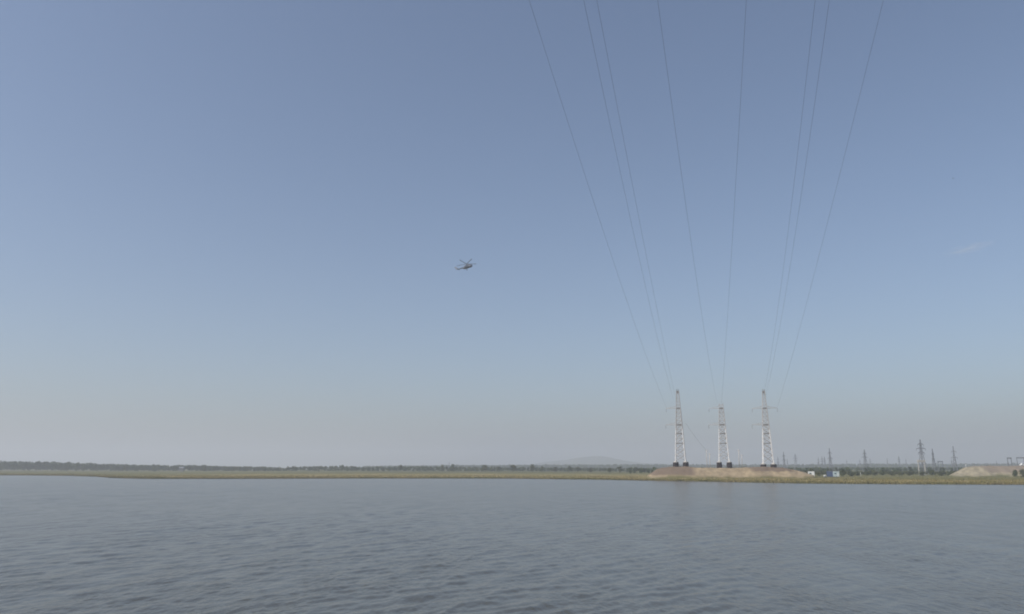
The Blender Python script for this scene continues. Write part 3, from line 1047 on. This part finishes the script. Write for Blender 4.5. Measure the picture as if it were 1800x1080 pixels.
# ------------------------------------------------------------------ cabins, tank, vehicle, house
def cabin(u0, u1, v0, v1, y, wall_front, wall_side, label, rz, depth):
    a, b = at(u0, v1, y), at(u1, v0, y)
    zb = float(ground_z((a.x + b.x) / 2, y))
    w, h = b.x - a.x, b.z - zb
    t = thing('site_cabin', ((a.x + b.x) / 2, y, zb), rz, label, 'cabin', 'site cabins on the right shore')
    bm = bmesh.new(); add_box(bm, (0, depth / 2, h / 2 + 0.2), (w, depth, h - 0.4))
    link('wall', from_bm('wall', bm), t, wall_side)
    bm = bmesh.new()                                       # ribbed front cladding
    nrib = 7
    for k in range(nrib):
        add_box(bm, (-w / 2 + w * (k + 0.5) / nrib, -0.05, h / 2 + 0.2), (w / nrib - 0.05, 0.09, h - 0.45))
    link('front_panel', from_bm('front_panel', bm), t, wall_front)
    bm = bmesh.new(); add_box(bm, (0, depth / 2, h + 0.06), (w + 0.3, depth + 0.3, 0.14), None, 0.03)
    link('roof', from_bm('roof', bm), t, M_ROOF)
    bm = bmesh.new(); add_box(bm, (-w * 0.12, -0.12, h * 0.63), (w * 0.34, 0.06, h * 0.26))
    wd = link('window', from_bm('window', bm), t, M_CYAN)
    bm = bmesh.new(); add_box(bm, (-w * 0.12, -0.16, h * 0.63), (w * 0.27, 0.03, h * 0.19))
    link('pane', from_bm('pane', bm), wd, M_DARK)
    bm = bmesh.new(); add_box(bm, (w * 0.3, -0.12, 0.42 + h * 0.3), (w * 0.2, 0.05, h * 0.58))
    dr = link('door', from_bm('door', bm), t, M_WHITE)
    bm = bmesh.new(); add_box(bm, (w * 0.37, -0.17, 0.4 + h * 0.28), (0.05, 0.06, 0.16))
    link('handle', from_bm('handle', bm), dr, M_GALV)
    for sx_ in (-0.42, 0.42):
        bm = bmesh.new(); add_box(bm, (sx_ * w, depth / 2, 0.05), (0.25, depth, 0.45))
        link('skid', from_bm('skid', bm), t, M_GALV)
    return t


cabin(1421, 1431, 829, 838, 585, M_WHITE, M_BLUE, 'white cabin with a small window, left one of two on the grass', R(-20), 5.0)
cabin(1464.5, 1475, 828.8, 838, 585, mat('white_blue_cladding', (0.52, 0.62, 0.64), 0.55, 0, 0.1, 1.0), M_BLUE,
      'white fronted cabin with a dark blue side wall, right one of two', R(-2), 13.0)

p = at(1450, 836.8, 590)
t = thing('water_tank', (p.x, 590, float(ground_z(p.x, 590))), R(20), 'small white tank lying in the grass between the two cabins', 'tank')
bm = bmesh.new(); add_tube(bm, (-0.8, 0, 1.0), (0.8, 0, 1.0), 0.62, 0.62, 16)
add_tube(bm, (-1.0, 0, 1.0), (-0.8, 0, 1.0), 0.35, 0.62, 16); add_tube(bm, (0.8, 0, 1.0), (1.0, 0, 1.0), 0.62, 0.35, 16)
link('shell', from_bm('shell', bm, False), t, M_WHITE)
for s in (-0.5, 0.5):
    bm = bmesh.new(); add_box(bm, (s, 0, 0.25), (0.18, 0.9, 0.6)); link('cradle', from_bm('cradle', bm), t, M_GALV)

# white vehicle on the spoil bank at the right edge
p = at(1798.5, 820, 606)
zb = float(spoil_h(np.array([[p.x]]), np.array([[606.0]]))[0, 0])
t = thing('parked_van', (p.x, 606, zb + 0.05), R(8), 'white van parked on the spoil bank at the right edge', 'van')
prof = [(-2.4, 0.35), (-2.4, 1.15), (-1.55, 1.25), (-0.95, 1.95), (2.35, 1.98), (2.4, 0.35)]
bm = bmesh.new()
L_ = [bm.verts.new((x, -0.9, z)) for x, z in prof]; R_ = [bm.verts.new((x, 0.9, z)) for x, z in prof]
bm.faces.new(L_); bm.faces.new(R_[::-1])
for k in range(len(prof)):
    bm.faces.new((L_[k], L_[(k + 1) % len(prof)], R_[(k + 1) % len(prof)], R_[k]))
bmesh.ops.bevel(bm, geom=bm.edges[:], offset=0.07, segments=2, affect='EDGES')
link('body', from_bm('body', bm), t, M_WHITE)
for (x, w) in ((-0.75, 0.9), (0.55, 1.0), (1.7, 0.9)):
    bm = bmesh.new(); add_box(bm, (x, -0.915, 1.5), (w, 0.03, 0.5)); link('window', from_bm('window', bm), t, M_DARK)
for x in (-1.5, 1.5):
    for y in (-0.82, 0.82):
        bm = bmesh.new(); add_tube(bm, (x, y - 0.12, 0.36), (x, y + 0.12, 0.36), 0.36, 0.36, 16)
        wh = link('wheel', from_bm('wheel', bm), t, M_RUBBER)
        bm = bmesh.new(); add_tube(bm, (x, y - 0.14, 0.36), (x, y + 0.14, 0.36), 0.2, 0.2, 12)
        link('rim', from_bm('rim', bm), wh, M_GALV)

# pale house before the left forest
p = at(319.5, 822.6, 1385)
zb = float(ground_z(p.x, 1385))
t = thing('farmhouse', (p.x, 1385, zb), R(6), 'tiny pale house against the dark wood at the left', 'house')
bm = bmesh.new(); add_box(bm, (0, 0, 2.9), (7.0, 6.0, 5.8)); link('wall', from_bm('wall', bm), t, M_BRICK)
bm = bmesh.new()
vs = [bm.verts.new(v) for v in ((-3.9, -3.4, 5.7), (3.9, -3.4, 5.7), (3.9, 3.4, 5.7), (-3.9, 3.4, 5.7), (-3.9, 0, 8.0), (3.9, 0, 8.0))]
for f in ((0, 1, 5, 4), (2, 3, 4, 5), (0, 4, 3), (1, 2, 5), (3, 2, 1, 0)): bm.faces.new([vs[i] for i in f])
rfo = link('roof', from_bm('roof', bm), t, M_GALV)
bm = bmesh.new(); add_box(bm, (1.6, 0.6, 8.0), (0.7, 0.7, 1.6)); link('chimney', from_bm('chimney', bm), rfo, M_BRICK)
for x in (-2.0, 0.0, 2.0):
    bm = bmesh.new(); add_box(bm, (x, -3.02, 3.6), (1.0, 0.08, 1.4)); link('window', from_bm('window', bm), t, M_DARK)

# ------------------------------------------------------------------ helicopter
def loft(stations, seg=18, name='body'):
    """stations: x, centre z, half width, half height (nose towards +x)"""
    bm = bmesh.new(); rings = []
    for (x, z, w, h) in stations:
        ring = []
        for k in range(seg):
            a = 6.28318 * k / seg
            ca, sa = math.cos(a), math.sin(a)
            e = 0.8
            ring.append(bm.verts.new((x, w * math.copysign(abs(ca) ** e, ca), z + h * math.copysign(abs(sa) ** e, sa))))
        rings.append(ring)
    for r0, r1 in zip(rings[:-1], rings[1:]):
        for k in range(seg):
            bm.faces.new((r0[k], r0[(k + 1) % seg], r1[(k + 1) % seg], r1[k]))
    bm.faces.new(rings[0][::-1]); bm.faces.new(rings[-1])
    return from_bm(name, bm, True)


HP = at(820.5, 470, 590)
heli = thing('helicopter', HP, 0, 'grey helicopter flying to the right high over the river', 'helicopter')
heli.rotation_mode = 'XYZ'
heli.scale = (0.86, 0.86, 0.86)
HEAD = R(-27)                                             # nose to the right and towards the viewer
heli.rotation_euler = (Matrix.Rotation(HEAD, 4, 'Z') @ Matrix.Rotation(R(-11), 4, 'Y') @ Matrix.Rotation(R(-9), 4, 'X')).to_euler()
link('fuselage', loft([(5.9, -0.25, 0.25, 0.3), (5.7, -0.2, 0.7, 0.75), (5.2, -0.1, 1.05, 1.05), (4.2, 0.0, 1.25, 1.22), (2.5, 0.0, 1.28, 1.28),
                       (-1.5, 0.0, 1.28, 1.28), (-2.8, 0.12, 1.2, 1.16), (-4.0, 0.45, 0.85, 0.80), (-5.0, 0.72, 0.52, 0.52)], 20), heli, M_HELI)
link('shaded_belly', loft([(5.3, -0.62, 0.45, 0.45), (4.2, -0.42, 0.95, 0.90), (2.5, -0.45, 1.08, 0.93), (-1.5, -0.45, 1.08, 0.93), (-2.8, -0.28, 0.95, 0.85), (-3.9, 0.05, 0.6, 0.5)], 16), heli, M_HELI_D)  # darker lower shell, the shade of the underside put into its colour
link('tail_boom', loft([(-4.8, 0.70, 0.56, 0.56), (-8.0, 0.92, 0.40, 0.42), (-10.6, 1.1, 0.26, 0.3)], 14), heli, M_HELI)
link('engine_housing', loft([(3.6, 1.5, 0.35, 0.28), (3.3, 1.6, 0.75, 0.45), (1.8, 1.75, 0.85, 0.6), (0.2, 1.85, 0.85, 0.68), (-1.8, 1.65, 0.7, 0.55), (-3.4, 1.25, 0.3, 0.3)], 14), heli, M_HELI)
bm = bmesh.new()
add_beam(bm, (-10.2, 0, 1.1), (-12.5, 0, 4.4), 0.28, 1.3)
link('tail_fin', from_bm('tail_fin', bm), heli, M_HELI)
bm = bmesh.new(); add_box(bm, (-9.0, 0, 1.0), (0.9, 3.6, 0.14), None, 0.04); link('stabiliser', from_bm('stabiliser', bm), heli, M_HELI_D)
bm = bmesh.new(); add_tube(bm, (0, 0, 2.2), (0, 0, 3.35), 0.34, 0.2, 12); add_tube(bm, (0, 0, 3.2), (0, 0, 3.5), 0.6, 0.4, 12)
link('rotor_hub', from_bm('rotor_hub', bm), heli, M_HELI_D)
bm = bmesh.new()
add_box(bm, (0, 0, 0), (0.62, 9.0, 0.09))
blade_me = from_bm('rotor_blade', bm); blade_me.materials.append(M_HELI_D)
for k in range(5):
    ang = R(-54 - 72 * k) - HEAD - R(90)
    b = link('rotor_blade', blade_me, heli)
    b.matrix_local = Matrix.Translation((0, 0, 3.35)) @ Matrix.Rotation(ang, 4, 'Z') @ Matrix.Rotation(R(4), 4, 'X') @ Matrix.Translation((0, 5.1, 0))
tr = None
bm = bmesh.new(); add_tube(bm, (-12.2, 0.15, 3.3), (-12.2, 0.6, 3.9), 0.18, 0.14, 10)
tr = link('tail_rotor', from_bm('tail_rotor', bm), heli, M_HELI_D)
for k in range(3):
    bm = bmesh.new(); a = R(20 + 120 * k)
    add_beam(bm, (-12.2, 0.55, 3.3), (-12.2 + math.cos(a) * 1.9, 0.55, 3.3 + math.sin(a) * 1.9), 0.06, 0.24)
    link('blade', from_bm('blade', bm), tr, M_HELI_D)
for s in (-1, 1):
    bm = bmesh.new()
    add_tube(bm, (-1.2, s * 2.0, -1.55), (-1.2, s * 2.3, -1.55), 0.43, 0.43, 14)
    wh = link('main_wheel', from_bm('main_wheel', bm), heli, M_RUBBER)
    bm = bmesh.new(); add_beam(bm, (-1.2, s * 2.1, -1.5), (-1.0, s * 1.1, -0.7), 0.16); add_beam(bm, (-1.2, s * 2.1, -1.5), (-0.6, s * 1.2, 0.4), 0.14)
    link('gear_strut', from_bm('gear_strut', bm), heli, M_HELI_D)
    bm = bmesh.new(); add_tube(bm, (-1.6, s * 1.62, -0.25), (2.4, s * 1.62, -0.25), 0.36, 0.36, 12)
    link('fuel_tank', from_bm('fuel_tank', bm), heli, M_HELI)
    for k in range(5):
        bm = bmesh.new(); add_tube(bm, (2.6 - k * 0.95, s * 1.20, 0.42), (2.6 - k * 0.95, s * 1.30, 0.42), 0.24, 0.24, 12)
        link('porthole', from_bm('porthole', bm), heli, M_DARK)
    bm = bmesh.new(); add_box(bm, (4.75, s * 1.08, 0.35), (1.0, 0.22, 0.7), None, 0.05); link('cockpit_window', from_bm('cockpit_window', bm), heli, M_DARK)
bm = bmesh.new(); add_box(bm, (5.45, 0, 0.38), (0.55, 1.3, 0.55), None, 0.08); link('windscreen', from_bm('windscreen', bm), heli, M_DARK)
bm = bmesh.new(); add_tube(bm, (4.3, -0.15, -1.6), (4.3, 0.15, -1.6), 0.3, 0.3, 12); add_tube(bm, (4.3, 0, -1.55), (4.2, 0, -0.9), 0.09, 0.09, 8)
link('nose_wheel', from_bm('nose_wheel', bm), heli, M_RUBBER)

# ------------------------------------------------------------------ a far bird
p = at(1675.5, 314, 260)
bm = bmesh.new()
body = [(-0.28, 0, 0), (0, 0.07, 0.02), (0.26, 0, 0), (0, -0.07, 0.02), (0, 0, -0.06), (0, 0, 0.07)]
vs = [bm.verts.new(v) for v in body]
for f in ((0, 1, 5), (1, 2, 5), (2, 3, 5), (3, 0, 5), (1, 0, 4), (2, 1, 4), (3, 2, 4), (0, 3, 4)): bm.faces.new([vs[i] for i in f])
for s in (-1, 1):
    w = [bm.verts.new(v) for v in ((0.10, s * 0.04, 0.05), (0.14, s * 0.32, 0.17), (0.0, s * 0.62, 0.12), (-0.08, s * 0.30, 0.15), (-0.10, s * 0.04, 0.04))]
    bm.faces.new(w)
    r = bmesh.ops.extrude_face_region(bm, geom=[bm.faces[-1]] if False else [f for f in bm.faces if set(f.verts) == set(w)])
    for v in r['geom']:
        if isinstance(v, bmesh.types.BMVert): v.co.z += 0.02
b = link('bird', from_bm('bird', bm), None, M_FEATHER)
b.location = p; b.rotation_euler = (R(8), 0, R(-65))
tag(b, 'tiny dark bird in the sky right of the cables', 'bird')

# ------------------------------------------------------------------ a faint wisp of cloud, far above the haze
bm = bmesh.new()
bmesh.ops.create_icosphere(bm, subdivisions=3, radius=1.0)
cm_ = from_bm('cloud', bm, True)
cmat = bpy.data.materials.new('thin_cloud'); cmat.use_nodes = True
n, l = cmat.node_tree.nodes, cmat.node_tree.links
n.remove(n['Principled BSDF'])
pv = n.new('ShaderNodeVolumePrincipled'); pv.inputs['Color'].default_value = (0.95, 0.95, 0.95, 1)
tc = n.new('ShaderNodeTexCoord'); gr_ = n.new('ShaderNodeTexGradient'); gr_.gradient_type = 'SPHERICAL'
l.new(tc.outputs['Object'], gr_.inputs['Vector'])
no = n.new('ShaderNodeTexNoise'); no.inputs['Scale'].default_value = 2.2; no.inputs['Detail'].default_value = 3
l.new(tc.outputs['Object'], no.inputs['Vector'])
mm = n.new('ShaderNodeMapRange'); mm.inputs[1].default_value = 0.42; mm.inputs[2].default_value = 0.7; mm.inputs[4].default_value = 4.5e-3
l.new(no.outputs['Fac'], mm.inputs[0])
mu = n.new('ShaderNodeMath'); mu.operation = 'MULTIPLY'
l.new(mm.outputs[0], mu.inputs[0]); l.new(gr_.outputs['Fac'], mu.inputs[1])
l.new(mu.outputs[0], pv.inputs['Density']); l.new(pv.outputs['Volume'], n['Material Output'].inputs['Volume'])
cl = link('cloud', cm_, None, cmat)
cl.location = at(1703, 437, 9000.0); cl.scale = (330, 160, 62); cl.rotation_euler = (0, R(-7), R(-28))
tag(cl, 'faint thin wisp of white cloud low in the right sky', 'cloud')

# ------------------------------------------------------------------ haze
hz = bpy.data.meshes.new('haze')
bm = bmesh.new()
add_box(bm, (0, 4250, 126.0), (32500, 15900, 260.0))
hz = from_bm('haze', bm)
hm = bpy.data.materials.new('summer_haze')
hm.use_nodes = True
n, l = hm.node_tree.nodes, hm.node_tree.links
n.remove(n['Principled BSDF'])
pv = n.new('ShaderNodeVolumePrincipled')
pv.inputs['Color'].default_value = (0.875, 0.910, 0.965, 1)
pv.inputs['Density'].default_value = 2.8e-4
pv.inputs['Anisotropy'].default_value = 0.2
l.new(pv.outputs['Volume'], n['Material Output'].inputs['Volume'])
hm.cycles.homogeneous_volume = True
ho = link('haze', hz, None, hm)
tag(ho, 'thin pale summer haze over river and plain', None, None, 'stuff')
